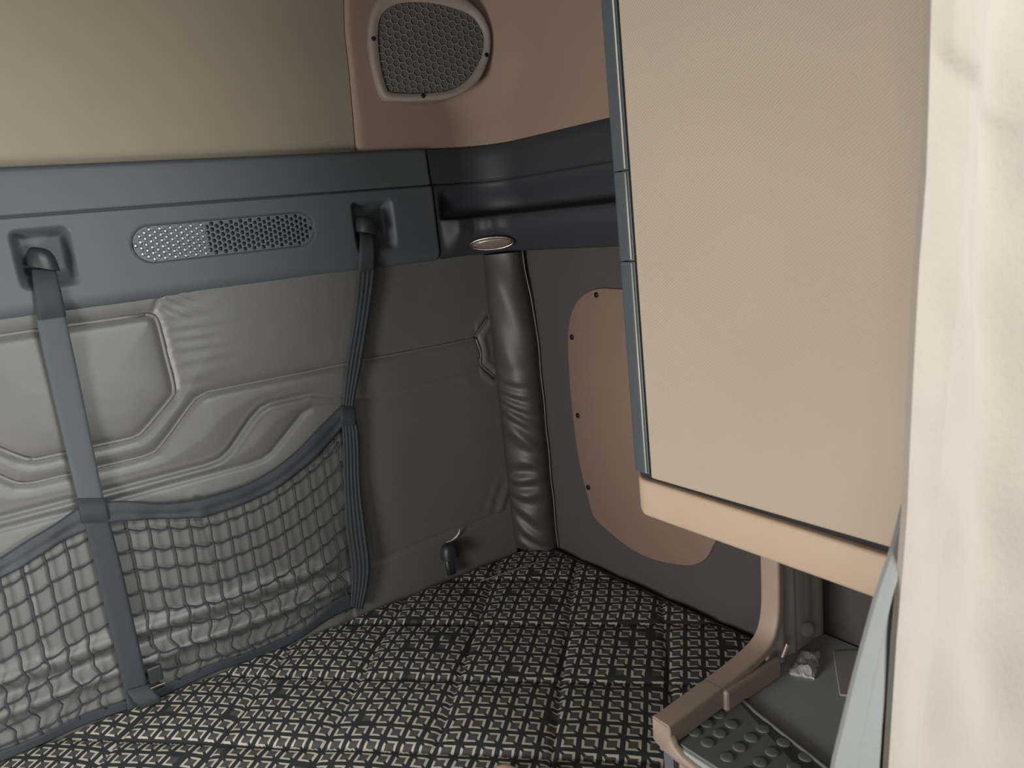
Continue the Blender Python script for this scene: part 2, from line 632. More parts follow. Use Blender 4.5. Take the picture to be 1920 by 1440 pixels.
amp = amp * (.82 + .18 * smooth(1.5, 1.40, ZZ) * smooth(.59, .66, ZZ))
taper = .86 + .14 * smooth(1.5, 1.25, ZZ)
BX = p0[0] + (dirn[0]) * T * taper + nrm2[0] * amp
BY = p0[1] + (dirn[1]) * T * taper + nrm2[1] * amp
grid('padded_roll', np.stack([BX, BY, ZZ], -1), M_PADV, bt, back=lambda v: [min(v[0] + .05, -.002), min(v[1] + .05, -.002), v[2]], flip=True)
ez = np.linspace(.60, 1.5, 60)
edge = np.stack([np.interp(ez, zz, BX[-1]) - .002, np.interp(ez, zz, BY[-1]) - .004 + .0015 * np.sin(ez * 40), ez], 1)
tube('welt', edge, .0022, M_PIPE, bt)

# ------------------------------------------------------------------ headliner panels above
def corner_path(x0, y1, R, d, n1, n2, n3):
    """plan points along rear wall, round the corner fillet and along the side wall, offset d into the room"""
    pts = []
    for t in np.linspace(0, 1, n1):
        pts.append((x0 + (-R - x0) * t, -d, 0.0))
    for t in np.linspace(0, 1, n2 + 2)[1:-1]:
        a = math.pi / 2 * (1 - t)
        pts.append((-R + (R - d) * math.cos(a), -R + (R - d) * math.sin(a), t))
    for t in np.linspace(0, 1, n3):
        pts.append((-d, -R + (y1 + R) * t, 1.0))
    return pts


zsH = np.linspace(1.78, 2.54, 60)
SEAM_Z = [1.78, 1.88, 2.0, 2.085, 2.16, 2.54]
SEAM_X = [-.434, -.427, -.420, -.418, -.408, -.36]
rows = []
for t in np.linspace(0, 1, 60):
    row = []
    for z in zsH:
        x = -2.3 + (float(np.interp(z, SEAM_Z, SEAM_X)) - .002 + 2.3) * t
        row.append((x, -.010 - .004 * math.sin((z - 1.78) * 2.2) - .0015 * math.sin(x * 5 + z * 3), z))
    rows.append(row)
hp = grid('headliner_panel', rows, M_HEAD, back=lambda v: [v[0], -.001, v[2]])
tag(hp, 'wide beige fabric headliner panel above the grey rear trim, left of the speaker', 'panel')
cp = []
for z in np.linspace(1.782, 2.54, 70):
    x0 = float(np.interp(z, SEAM_Z, SEAM_X))
    R = .15 + .12 * float(smooth(1.86, 2.02, np.array(z)))
    pp = corner_path(x0, -1.25, R, .024, 16, 26, 30)
    # rounded free edge at the seam
    row = [(x0, -.010, z), (x0 + .001, -.018, z), (x0 + .004, -.0225, z)] + [(a, b, z) for a, b, c in pp[1:]]
    cp.append(row)
cpo = grid('corner_headliner_panel', cp, M_HEADC, back=lambda v: [min(v[0] + .02, -.0005), min(v[1] + .009, -.0005), v[2]], flip=True)
tag(cpo, 'beige fabric corner panel that carries the speaker and curves onto the side wall', 'panel')

# ------------------------------------------------------------------ long plastic trim panel on the rear wall
tx = np.arange(-1.90, -.2405, .004)
prof = [(1.797, .012), (1.7965, .030), (1.792, .036), (1.785, .0375)]
prof += [(z, .038 + .006 * (1.785 - z) / .085) for z in np.arange(1.778, 1.705, -.006)]
prof += [(1.7035, .0435), (1.7015, .036), (1.699, .036), (1.6975, .0475), (1.694, .0485)]
prof += [(z, .0485) for z in np.arange(1.690, 1.530, -.003)]
prof += [(1.527, .0483), (1.521, .0475), (1.515, .0455), (1.509, .042), (1.504, .037), (1.5005, .031), (1.4985, .024), (1.4975, .012), (1.4975, .001)]
pz = np.array([p[0] for p in prof])
pd = np.array([p[1] for p in prof])
TX, TZ = np.meshgrid(tx, pz, indexing='ij')
TD = np.tile(pd, (len(tx), 1))


def sd_rrect(X, Z, cx, cz, hx, hz, r, skew=0):
    qx = np.abs(X - cx + skew * (Z - cz)) - (hx - r)
    qz = np.abs(Z - cz) - (hz - r)
    return np.hypot(np.maximum(qx, 0), np.maximum(qz, 0)) + np.minimum(np.maximum(qx, qz), 0) - r


for cx, cz, hx, hz in ((-1.169, 1.611, .055, .063), (-.427, 1.608, .058, .067)):
    sd = sd_rrect(TX, TZ, cx, cz, hx, hz, .016)
    dep = .033 * smooth(.0025, -.0195, sd)
    ramp = smooth(cz - hz * .25, cz - hz * 1.0, TZ)             # the floor of the recess rises towards its lower edge
    TD -= dep * (1 - .75 * ramp)
gcx, gcz = -.797, 1.6195
gL, gR = .2085, .0415
tilt = 0.0


def sd_stadium(X, Z):
    qx = np.maximum(np.abs(X - gcx) - (gL - gR), 0)
    return np.hypot(qx, Z - gcz) - gR


sg = sd_stadium(TX, TZ)
TD -= .0022 * smooth(.001, -.001, sg)
TD -= .0150 * smooth(-.0035, -.0075, sg)                          # cavity behind the perforated grille
# end cap rounding at the right end of the panel
TD -= .012 * smooth(-.247, -.2405, TX) ** 2
TD -= .012 * smooth(-.252, -.2405, TX) * smooth(1.515, 1.50, TZ)
TD = np.maximum(TD, .001)
tp = thing('rear_trim_panel', (-1.05, 0, 1.5), 'long blue-grey plastic trim panel across the rear wall with two strap recesses', 'trim')
grid('panel_shell', np.stack([TX, -TD, TZ], -1), M_PLASTIC, tp, back=lambda v: [v[0], -.0005, v[2]], flip=True)

# perforated grille: a plate with a hexagonal field of real pits
gx = np.arange(gcx - gL + .004, gcx + gL - .004, .00105)
gz = np.arange(gcz - gR + .003, gcz + gR - .003, .00105)
GX, GZ = np.meshgrid(gx, gz, indexing='ij')
px_, pz_ = .0221, .0128
ra = .34 * 0
U = (GX - gcx)
W = (GZ - gcz)
best = np.full(GX.shape, 9.)
for ox, oz in ((0, 0), (.5, .5)):
    a = (U / px_ + ox)
    b = (W / pz_ + oz)
    ca = np.round(a)
    cb = np.round(b)
    hx_ = (ca - ox) * px_
    hz_ = (cb - oz) * pz_
    inside = np.maximum(np.hypot(np.maximum(np.abs(hx_) - (gL - gR), 0), hz_) - (gR - .0085), 0) <= 0
    dd = np.hypot(U - hx_, W - hz_)
    best = np.minimum(best, np.where(inside, dd, 9.))
GD = .0474 - .0085 * smooth(.0043, .0034, best)
keepv = (np.hypot(np.maximum(np.abs(U) - (gL - gR), 0), W) < gR - .0025)
idx = -np.ones(GX.shape, int)
verts, faces = [], []
idx[keepv] = np.arange(keepv.sum())
verts = np.stack([GX, -GD, GZ], -1)[keepv].tolist()
q = keepv[:-1, :-1] & keepv[1:, :-1] & keepv[1:, 1:] & keepv[:-1, 1:]
faces = np.stack([idx[:-1, :-1][q], idx[:-1, 1:][q], idx[1:, 1:][q], idx[1:, :-1][q]], 1)[:, ::-1].tolist()
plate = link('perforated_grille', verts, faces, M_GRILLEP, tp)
plate.data.materials.append(M_PIT_LIT)
plate.data.materials.append(M_PIT_SHADE)
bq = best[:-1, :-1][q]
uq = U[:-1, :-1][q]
mi = np.where(bq < .0037, np.where(uq < -.045, 1, 2), 0)            # left pits painted bright as if catching light, the rest painted shaded
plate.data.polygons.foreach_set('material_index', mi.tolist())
ring = []
for k in range(120):
    a = 2 * math.pi * k / 120
    c, s = math.cos(a), math.sin(a)
    ring.append((gcx + (gL - gR) * (1 if c > 0 else -1) + gR * .985 * c, -.0478, gcz + gR * .985 * s))
tube('grille_rim', ring, .0009, M_PLASTIC, tp, 6, closed=True)


def hood(name, cx, cy, cz, a, b, c, m, parent, tilt=0.):
    """half-dome hook cap with a flat underside"""
    V, F = [], []
    nu, nv = 22, 10
    for j in range(nv + 1):
        ph = math.pi / 2 * j / nv
        for i in range(nu):
            th = 2 * math.pi * i / nu
            rr = math.cos(ph) ** .55
            x = a * rr * (abs(math.cos(th)) ** .8) * math.copysign(1, math.cos(th))
            y = b * rr * (abs(math.sin(th)) ** .8) * math.copysign(1, math.sin(th))
            z = c * math.sin(ph)
            V.append((cx + x + tilt * z * 0, cy + y, cz + z - tilt * x))
    for j in range(nv):
        for i in range(nu):
            i2 = (i + 1) % nu
            F.append([j * nu + i, j * nu + i2, (j + 1) * nu + i2, (j + 1) * nu + i])
    F.append(list(range(nu))[::-1])
    F.append([nv * nu + i for i in range(nu)])
    return sharp(link(name, V, F, m, parent), 60)


for cx in (-1.176, -.452):
    h = hood('strap_hook', cx, -.047, 1.592, .0275, .027, .043, M_BLACKP, tp, .30)
    ribbon('hook_stem', [(cx - .017, -.030, 1.600), (cx - .016, -.046, 1.572), (cx - .014, -.052, 1.560)],
           [(cx + .017, -.030, 1.600), (cx + .016, -.046, 1.572), (cx + .014, -.052, 1.560)], (0, -1, 0), .010, M_BLACKP, h)

# ------------------------------------------------------------------ corner trim with shelf lip and reading lamp
PRO = [  # z, base offset, lip offset
    (1.7965, .010, .010), (1.796, .026, .026), (1.790, .033, .033), (1.76, .036, .036), (1.73, .038, .038), (1.708, .039, .039), (1.7035, .039, .039),
    (1.7015, .032, .032), (1.699, .032, .032), (1.697, .040, .040), (1.69, .042, .041), (1.68, .044, .037), (1.665, .044, .027),
    (1.65, .044, .018), (1.635, .044, .012), (1.622, .044, .011), (1.613, .044, .016), (1.608, .044, .030), (1.606, .044, .055), (1.605, .044, .076),
    (1.603, .044, .083), (1.600, .044, .086), (1.59, .044, .087), (1.58, .044, .087), (1.572, .044, .086), (1.565, .044, .083), (1.556, .044, .077),
    (1.545, .044, .069), (1.535, .044, .061), (1.525, .0435, .052), (1.515, .041, .043), (1.508, .038, .037), (1.503, .034, .032), (1.5005, .026, .026), (1.4995, .012, .012), (1.4995, .002, .002)]
Rc = .15
ct = thing('corner_trim', (-.05, -.2, 1.5), 'dark blue-grey plastic corner trim with a small shelf, running along the side wall', 'trim')
rows = []
for zv, db, dl in PRO:
    row = []
    base = corner_path(-.2395, -1.3, Rc, 0., 26, 24, 50)
    n = len(base)
    for k, (bx, by, t) in enumerate(base):
        if t == 0:
            nx_, ny_ = 0, -1
            w = float(smooth(-.232, -.195, np.array(bx)))
        elif t == 1:
            nx_, ny_ = -1, 0
            w = 1.
        else:
            a = math.pi / 2 * (1 - t)
            nx_, ny_ = -math.cos(a), -math.sin(a)
            w = 1.
        ext = math.exp(-((t - .5) / .33) ** 2) * (.020 if 0 < t < 1 else 0.020 * math.exp(-((.5) / .33) ** 2) / math.exp(-((.5) / .33) ** 2) * math.exp(-((.5) / .33) ** 2))
        d = db + (dl - db) * w
        if dl > .05:
            d += ext * w * (dl - .05) / .037
        row.append((bx + nx_ * d, by + ny_ * d, zv))
    rows.append(row)
cto = grid('shelf_moulding', rows, M_CORNER, ct, back=lambda v: [min(v[0] + .003, -.0005), min(v[1] + .003, -.0005), v[2]], flip=False)
recalc(cto)

# lamp: oval downlight set in the sloping underside of the lip
lp = thing('reading_lamp', (-.10, -.12, 1.53), 'oval chrome-rimmed reading lamp set under the corner shelf above the bolster', 'lamp')
lc = np.array([-.107, -.101, 1.5325])
ln = np.array([-.62, -.62, -.46])
ln /= np.linalg.norm(ln)
la = np.array([.7071, -.7071, 0.])
lb = np.cross(ln, la)


def lpt(a, b, h):
    return lc + la * a + lb * b + ln * h


ringp = [lpt(.060 * math.cos(t), .0185 * math.sin(t), .006) for t in np.linspace(0, 2 * math.pi, 60, endpoint=False)]
tube('bezel', ringp, .0030, M_CHROME, lp, 8, closed=True)
V, F = [], []
for j, (s, h) in enumerate(((1.0, -.012), (.97, .004), (.8, .008), (.5, .0095), (.15, .010))):
    for k in range(40):
        t = 2 * math.pi * k / 40
        V.append(lpt(.058 * s * math.cos(t), .0175 * s * math.sin(t), h))
for j in range(4):
    for k in range(40):
        k2 = (k + 1) % 40
        F.append([j * 40 + k, j * 40 + k2, (j + 1) * 40 + k2, (j + 1) * 40 + k])
F.append([160 + k for k in range(40)])
F.append(list(range(40))[::-1])
recalc(link('lens', V, F, M_LENS, lp))

# ------------------------------------------------------------------ speaker grille
sa = math.radians(20)
su = np.array([math.cos(sa), -math.sin(sa), 0])
sn = np.array([-math.sin(sa), -math.cos(sa), 0])
so = np.array([-.35, -.038, 0.])


def spt(u, z, h):
    p = so + su * u + sn * h
    return (p[0], p[1], z)


OUT = [(-.0185, 2.064), (-.019, 2.001), (-.010, 1.945), (.006, 1.919), (.045, 1.912), (.10, 1.909), (.184, 1.914), (.25, 1.947), (.288, 2.005), (.299, 2.060), (.289, 2.10), (.268, 2.13), (.235, 2.155), (.175, 2.178), (.10, 2.185), (.035, 2.17), (.0, 2.13)]
INN = [(.006, 2.064), (.004, 2.001), (.010, 1.953), (.018, 1.937), (.05, 1.931), (.10, 1.928), (.179, 1.932), (.233, 1.962), (.270, 2.012), (.280, 2.058), (.270, 2.090), (.25, 2.112), (.215, 2.128), (.165, 2.142), (.10, 2.148), (.05, 2.140), (.018, 2.112)]
o_ = crom(OUT, 7, True)
i_ = crom(INN, 7, True)
sk = thing('speaker', spt(.14, 1.9, 0), 'D-shaped taupe speaker cover with a honeycomb grille in the upper corner', 'speaker')
loops = [(o_, None), (o_, .002), (o_ * .96 + i_ * .04, .0055), (o_ * .8 + i_ * .2, .0085), (o_ * .45 + i_ * .55, .0085), (o_ * .2 + i_ * .8, .006), (o_ * .12 + i_ * .88, .0045), (i_, .0045), (i_, -.012)]
V, F = [], []
N = len(o_)
for lpz, h in loops:
    for u, z in lpz:
        if h is None:                                             # the skirt ends on the headliner behind it
            x, y, _ = spt(u, z, 0)
            R = .15 + .12 * float(smooth(1.86, 2.02, np.array(z)))
            wy = -.024 if x < -R else -R + math.sqrt(max(0., (R - .024) ** 2 - (x + R) ** 2))
            V.append((x, min(wy - .0012, y + .06), z))
        else:
            V.append(spt(u, z, h))
for j in range(len(loops) - 1):
    for k in range(N):
        k2 = (k + 1) % N
        F.append([j * N + k, j * N + k2, (j + 1) * N + k2, (j + 1) * N + k])
recalc(link('frame', V, F, M_SPKF, sk))
V = [spt(u, z, -.0008) for u, z in i_] + [spt(.14, 2.04, -.0008)]
link('speaker_cloth', V, [[k, (k + 1) % N, N] for k in range(N)], M_SPKC, sk, smooth=False)


def in_poly(u, z, poly):
    c = False
    j = len(poly) - 1
    for i in range(len(poly)):
        if (poly[i][1] > z) != (poly[j][1] > z) and u < (poly[j][0] - poly[i][0]) * (z - poly[i][1]) / (poly[j][1] - poly[i][1]) + poly[i][0]:
            c = not c
        j = i
    return c


V, F = [], []
hr = .01075
ha = math.radians(4)
for r in range(-14, 15):
    for c in range(-14, 15):
        a = c * 1.5 * hr
        b = (r + (c % 2) * .5) * math.sqrt(3) * hr
        cu = .14 + a * math.cos(ha) - b * math.sin(ha)
        cz = 2.03 + a * math.sin(ha) + b * math.cos(ha)
        if not in_poly(cu, cz, i_.tolist()):
            continue
        base = len(V)
        for rad, h in ((1.0, .001), (1.0, .0026), (.905, .0026), (.900, .0004)):
            for k in range(6):
                t = math.radians(60 * k) + ha
                V.append(spt(cu + hr * rad * math.cos(t), cz + hr * rad * math.sin(t), h))
        for j in range(3):
            for k in range(6):
                k2 = (k + 1) % 6
                F.append([base + j * 6 + k, base + j * 6 + k2, base + (j + 1) * 6 + k2, base + (j + 1) * 6 + k])
recalc(link('honeycomb_grille', V, F, M_HONEY, sk, smooth=False))
for u, z in ((-.006, 2.064), (.175, 2.157), (.281, 2.012), (.102, 1.9215)):
    disc('screw', spt(u, z, .0075), tuple(sn), .0058, .0022, M_SCREW, sk, 12)

# ------------------------------------------------------------------ board on the side wall
ACC = [(-.99, 1.36), (-.93, 1.385), (-.75, 1.392), (-.489, 1.395), (-.421, 1.396), (-.379, 1.388), (-.345, 1.374), (-.318, 1.355), (-.291, 1.322), (-.277, 1.285), (-.269, 1.247), (-.262, 1.157), (-.262, 1.018), (-.273, .895), (-.296, .804), (-.305, .772), (-.320, .745), (-.385, .716), (-.466, .693), (-.545, .690), (-.64, .706), (-.687, .724), (-.722, .752), (-.751, .800), (-.80, .86), (-.99, .9)]
ap = thing('access_board', (0, -.6, .7), 'pinkish-beige board with black screws fixed to the side wall behind the cabinet', 'board')
prism('board', crom(ACC, 4, True), lambda a, b, d: (-d - .0005, a, b), .007, M_BOARD, ap)
for y, z in ((-.403, 1.379), (-.290, 1.262), (-.286, 1.041), (-.304, .834)):
    disc('screw', (-.0075, y, z), (-1, 0, 0), .0075, .0035, M_SCREW, ap, 14)

# ------------------------------------------------------------------ bunk base and mattress
bb = box('bunk_base', (-2.32, -1.0, .0), (-.02, -.02, .455), M_SHELL, bev=.01)
tag(bb, 'plain boxed bunk base underneath the patterned mattress', 'bed base')
mt = thing('mattress', (-1.1, -.5, .46), 'patterned dark mattress with diagonal quilting lying in the bunk', 'mattress')
mx = np.arange(-2.292, -.0105, .007)
my = np.arange(-1.012, -.054, .007)
MX, MY = np.meshgrid(mx, my, indexing='ij')
MZ = np.full(MX.shape, .600)
c47, s47 = math.cos(math.radians(46.5)), math.sin(math.radians(46.5))
a1 = (-s47 * MX + c47 * MY - .781) / .232
a2 = (s47 * MX + c47 * MY + 1.026) / .240
f1 = np.abs(a1 - np.round(a1)) * .232
f2 = np.abs(a2 - np.round(a2)) * .240
MZ += .006 * (1 - np.exp(-np.minimum(f1, f2) / .03)) - .004 * np.exp(-(np.minimum(f1, f2) / .005) ** 2)
MZ += .002 * fnoise(MX, MY, 9, 9, seed=12)
ed = np.minimum(np.minimum(-.012 - MX, -.054 - MY), MY + 1.012)
MZ -= .028 * (1 - np.sqrt(np.clip(1 - (1 - np.clip(ed / .028, 0, 1)) ** 2, 0, 1)))
# rounded rear right corner
cxm, cym, rm = -.012 - .075, -.054 - .075, .075
out = (MX > cxm) & (MY > cym)
vx, vy = MX - cxm, MY - cym
rr = np.hypot(vx, vy)
mx_ = np.maximum(vx, vy)
sc = np.where(out & (rr > 1e-6), np.where(mx_ > 0, mx_ / np.maximum(rr, 1e-6), 1), 1)
MX2 = np.where(out, cxm + vx * sc, MX)
MY2 = np.where(out, cym + vy * sc, MY)
top = grid('mattress_cover', np.stack([MX2, MY2, MZ], -1), M_MATT, mt, back=lambda v: [v[0], v[1], .458])
bor = []
for t in np.linspace(-2.25, cxm, 60):
    bor.append((t, -.059, .580))
for a in np.linspace(90, 0, 12):
    bor.append((cxm + (rm + .001) * math.cos(math.radians(a)), cym + (rm + .001) * math.sin(math.radians(a)), .588))
for t in np.linspace(cym, -1.0, 40)[1:]:
    bor.append((-.0125, t, .588))
tube('edge_piping', bor, .0048, M_MPIPE, mt)
tube('crease', [(-.305, -.150, .6045), (-.255, -.158, .6055), (-.18, -.170, .6060), (-.11, -.178, .6055), (-.045, -.183, .602)], [.0012, .003, .0036, .0034, .0012], mat('faded_crease', (104, 98, 94), .7), mt)

# ------------------------------------------------------------------ storage net hung on the rear wall
net = thing('storage_net', (-.9, -.06, .62), 'dark webbing storage net with two straps hanging from the rear trim', 'net')


def vec3(tab, yf):
    return np.array([(x, yf(z), z) for x, z in tab])


def y_strap(z):
    return float(np.interp(z, [.60, .64, .70, .80, 1.0, 1.2, 1.45, 1.50, 1.55, 1.59], [-.066, -.070, -.072, -.066, -.058, -.056, -.060, -.058, -.055, -.054]))


Lc = crom([(-1.1975, 1.5889), (-1.2056, 1.5141), (-1.2107, 1.4868), (-1.2127, 1.3655), (-1.2117, 1.0996), (-1.2097, 0.9914), (-1.2097, 0.8519), (-1.2097, 0.6619), (-1.2127, 0.5982)], 6)
Rr = crom([(-1.1581, 1.5889), (-1.1581, 1.5060), (-1.1581, 1.4787), (-1.1591, 1.3544), (-1.1632, 1.0855), (-1.1601, 0.9732), (-1.1601, 0.8327), (-1.1621, 0.6407), (-1.1702, 0.5982)], 6)
upper = Lc[:, 1] > 1.06
lower = Lc[:, 1] < 1.09


def sub(tab, mask):
    return np.array([(x, y_strap(z), z) for x, z in tab[mask]])


ribbon('strap', sub(Lc, upper), sub(Rr, upper), (0, -1, 0), .0030, M_STRAPL, net)
ribbon('strap', sub(Lc, lower) + np.array([0, -.003, 0]), sub(Rr, lower) + np.array([0, -.003, 0]), (0, -1, 0), .0034, M_STRAP, net)
ribbon('stitched_tab', [(-1.214, -.0615, 1.108), (-1.214, -.0625, 1.053)], [(-1.160, -.0615, 1.093), (-1.160, -.0625, 1.038)], (0, -1, 0), .0025, M_STRAP, net)
ribbon('strap_loop', [(-1.199, -.060, 1.592), (-1.2045, -.0605, 1.545), (-1.209, -.0625, 1.492)], [(-1.157, -.060, 1.592), (-1.156, -.0605, 1.545), (-1.157, -.0625, 1.492)], (0, -1, 0), .0040, M_STRAP, net)

Rl = crom([(-0.4687, 1.5889), (-0.4828, 1.5515), (-0.5061, 1.4585), (-0.5324, 1.3655), (-0.5637, 1.2725), (-0.5880, 1.1785), (-0.6011, 1.1249)], 6)
Rrr = crom([(-0.4303, 1.5889), (-0.4333, 1.5404), (-0.4606, 1.4484), (-0.4899, 1.3594), (-0.5212, 1.2654), (-0.5576, 1.1724), (-0.5667, 1.1198)], 6)
ribbon('strap', sub(Rl, Rl[:, 1] > 0), sub(Rrr, Rrr[:, 1] > 0), (0, -1, 0), .0028, M_STRAP, net, ribs=4, nx=25, amp=.0011)
Rl2 = crom([(-0.6001, 1.1400), (-0.6062, 1.0743), (-0.6233, 0.9540), (-0.6355, 0.8499), (-0.6415, 0.7407), (-0.6607, 0.6396)], 7)
Rr2 = crom([(-0.5647, 1.1400), (-0.5576, 1.0905), (-0.5758, 0.9409), (-0.5809, 0.8327), (-0.5890, 0.7225), (-0.6264, 0.6174)], 7)
ribbon('strap', sub(Rl2, Rl2[:, 1] > 0) + np.array([0, -.002, 0]), sub(Rr2, Rr2[:, 1] > 0) + np.array([0, -.002, 0]), (0, -1, 0), .0028, M_STRAP, net, ribs=5, nx=31, amp=.0010)
ribbon('stitched_tab', [(-.598, -.0605, 1.170), (-.606, -.0615, 1.120)], [(-.559, -.0605, 1.160), (-.562, -.0615, 1.113)], (0, -1, 0), .0026, M_STRAP, net)
ribbon('strap_loop', [(-.477, -.060, 1.590), (-.484, -.0605, 1.56), (-.500, -.068, 1.500)], [(-.441, -.060, 1.590), (-.441, -.0605, 1.56), (-.455, -.068, 1.500)], (0, -1, 0), .0040, M_STRAP, net)

hemT = [(-1.1834, 1.0885), (-1.1237, 1.0723), (-1.0560, 1.0460), (-0.9964, 1.0339), (-0.9397, 1.0299), (-0.8498, 1.0369), (-0.7507, 1.0713), (-0.6577, 1.1299), (-0.5819, 1.1774)]
hemB = [(-1.1834, 1.0400), (-1.1237, 1.0278), (-1.0621, 1.0106), (-0.9964, 0.9935), (-0.9478, 0.9854), (-0.8447, 0.9935), (-0.7527, 1.0228), (-0.6527, 1.0723), (-0.5869, 1.1269)]
hemTl = [(-1.7849, 1.0885), (-1.7040, 1.0491), (-1.6029, 1.0137), (-1.5018, 1.0015), (-1.4310, 1.0056), (-1.3704, 1.0238), (-1.3188, 1.0440), (-1.2663, 1.0622), (-1.2036, 1.0905)]
hemBl = [(-1.7849, 1.0400), (-1.7040, 1.0036), (-1.6029, 0.9712), (-1.5018, 0.9571), (-1.4412, 0.9631), (-1.3795, 0.9813), (-1.3178, 1.0015), (-1.2642, 1.0197), (-1.2036, 1.0339)]


def y_net(x, z):
    # the net lies close against the quilted panel and follows its rolls
    y = sum(float(surf_y(x, min(max(z + d, .56), 1.5))) for d in (-.02, -.01, 0, .01, .02)) / 5
    return min(y - .012, -.044)


for T_, B_ in ((hemT, hemB), (hemTl, hemBl)):
    a = crom(T_, 7)
    b = crom(B_, 7)
    n = len(a)
    w = .004 * np.sin(np.linspace(0, 19, n)) + .002 * np.sin(np.linspace(0, 47, n))
    La = np.stack([a[:, 0], -.055 + 0 * w, a[:, 1]], 1)
    Lb = np.stack([b[:, 0], -.057 - w, b[:, 1]], 1)
    ribbon('top_hem', Lb, La, (0, -1, 0), .0030, M_HEM, net, ribs=2, nx=17, amp=.0007)
    tube('hem_edge', La + np.array([0, -.001, 0]), .0022, M_CORD, net, 6)

PITCH = .0425
HP = .0465


def pocket(B_, x0, x1, vx0, step, nk):
    bt_ = crom(B_, 8)
    zb = lambda x: float(np.interp(x, bt_[:, 0], bt_[:, 1]))
    vx = []
    x = vx0
    while x0 < x < x1:
        vx.append(x)
        x += step
    for i, x in enumerate(vx):
        zt = zb(x) + .012
        zl = np.linspace(zt, .622, 40)
        ph = rng.uniform(0, 6.28)
        pts = []
        for z in zl:
            low = float(smooth(.86, .66, np.array(z)))
            dx = .0022 * math.sin(2 * math.pi * (zt - z) / HP + ph * .3) * (.35 + 1.8 * low) + .006 * low * math.sin(z * 55 + i * 1.3)
            pts.append((x + dx - .012 * (zt - z) * .3, y_net(x, z) - .002, z))
        tube('vertical_cord', pts, .0021, M_CORD, net, 6)
    for k in range(nk):
        off = .022 + k * HP
        xl = np.linspace(x0 - .004, x1 + .004, 70)
        pts = []
        jit = rng.uniform(-.002, .002)
        for x in xl:
            zk = .98 + (zb(x) - .98) * (1 - .055 * k) - off + jit
            fr = (x - vx0) / PITCH
            zk -= .0045 * math.sin(math.pi * (fr % 1)) ** 2
            pts.append((x, y_net(x, zk) - .0005, zk))
        pts = [p for p in pts if p[2] > .628]
        if len(pts) > 5:
            tube('horizontal_cord', pts, .0021, M_CORD, net, 6)


pocket(hemB, -1.166, -.617, -1.130, PITCH, 10)
pocket(hemBl, -1.74, -1.205, -1.252, -PITCH, 10)
# hem along the bottom
n = 60
bx = np.linspace(-1.76, -.64, n)
bz = .612 + .004 * np.sin(bx * 23) + .030 * smooth(-.82, -.66, bx)
La = np.stack([bx, np.full(n, -.062), bz - .012 - .0 * bx], 1)
Lb = np.stack([bx, np.full(n, -.064) - .004 * np.sin(bx * 31), bz + .012 + .018 * smooth(-.80, -.66, bx)], 1)
ribbon('bottom_hem', La, Lb, (0, -1, 0), .003, M_CORD, net)
# strap end and buckle beside the left strap
bu = box('buckle', (-1.158, -.092, .650), (-1.128, -.080, .690), M_BLACKP, net, bev=.004)
box('buckle_bar', (-1.160, -.094, .640), (-1.127, -.088, .6445), M_CHROME, bu, bev=.001)
ribbon('strap_end', [(-1.206, -.083, .655), (-1.198, -.092, .628), (-1.186, -.096, .606)], [(-1.160, -.083, .650), (-1.150, -.094, .626), (-1.142, -.100, .608)], (0, -1, 0), .003, M_STRAP, net)

# ------------------------------------------------------------------ free lower hook at the foot of the rear wall
lh = thing('anchor_hook', (-.343, -.05, .62), 'black mushroom-headed anchor hook at the foot of the rear wall', 'hook')
hood('hook_cap', -.343, -.0625, .664, .026, .0235, .043, M_BLACKP, lh)
ribbon('hook_stem', [(-.356, -.051, .680), (-.357, -.057, .635), (-.357, -.0585, .612)], [(-.331, -.051, .680), (-.329, -.057, .635), (-.328, -.0585, .612)], (0, -1, 0), .010, M_BLACKP, lh)
cu = tube('cable_tie', [(-.338, -.043, .702), (-.322, -.045, .703), (-.306, -.046, .708), (-.294, -.046, .717), (-.288, -.045, .730)], [.001, .0022, .003, .003, .001], M_WHITE)
tag(cu, 'small curled white plastic tie on the vinyl above the anchor hook', 'tie')

# ------------------------------------------------------------------ hanging cabinet on the side wall
XF = -.42
cb = thing('wall_cabinet', (-.2, -1.2, 1.06), 'tall beige wall cabinet with ribbed fabric door and grey edge strips', 'cabinet')
box('carcass', (XF + .014, -1.50, 1.075), (-.002, -.942, 2.53), M_TRIMB, cb, bev=.004)
box('door', (XF - .004, -1.49, 1.1305), (XF + .012, -.9795, 2.52), M_WEAVE, cb, bev=.004, seg=3)
for z0, z1 in ((1.652, 2.52), (1.507, 1.6495), (1.1365, 1.5045)):
    pf = []
    for k in range(9):
        a = math.pi / 2 * k / 8
        pf.append((XF + .012 - .014 * math.sin(a) , -.934 - .010 * (1 - math.cos(a))))
    pf += [(XF - .0025, -.960), (XF - .003, -.968), (XF - .0005, -.9735), (XF + .010, -.9745), (XF + .013, -.9745), (XF + .013, -.934)]
    V = [(x, y, z) for z in (z0, z0 + .001, z1 - .001, z1) for x, y in pf]
    n = len(pf)
    F = [[j * n + k, j * n + (k + 1) % n, (j + 1) * n + (k + 1) % n, (j + 1) * n + k] for j in range(3) for k in range(n)]
    F += [list(range(n))[::-1], [3 * n + k for k in range(n)]]
    es = sharp(recalc(link('edge_strip', V, F, M_PLASTIC, cb)), 40)
    tube('highlight_bead', [(XF - .0035, -.9695, z0 + .002), (XF - .0035, -.9695, z1 - .002)], .0016, M_WHITE, es, 8)  # pale bead paints the bright highlight along the strip's bevel
box('door_gap', (XF + .004, -.9800, 1.137), (XF + .013, -.9735, 2.52), M_SLOT, cb, bev=0)
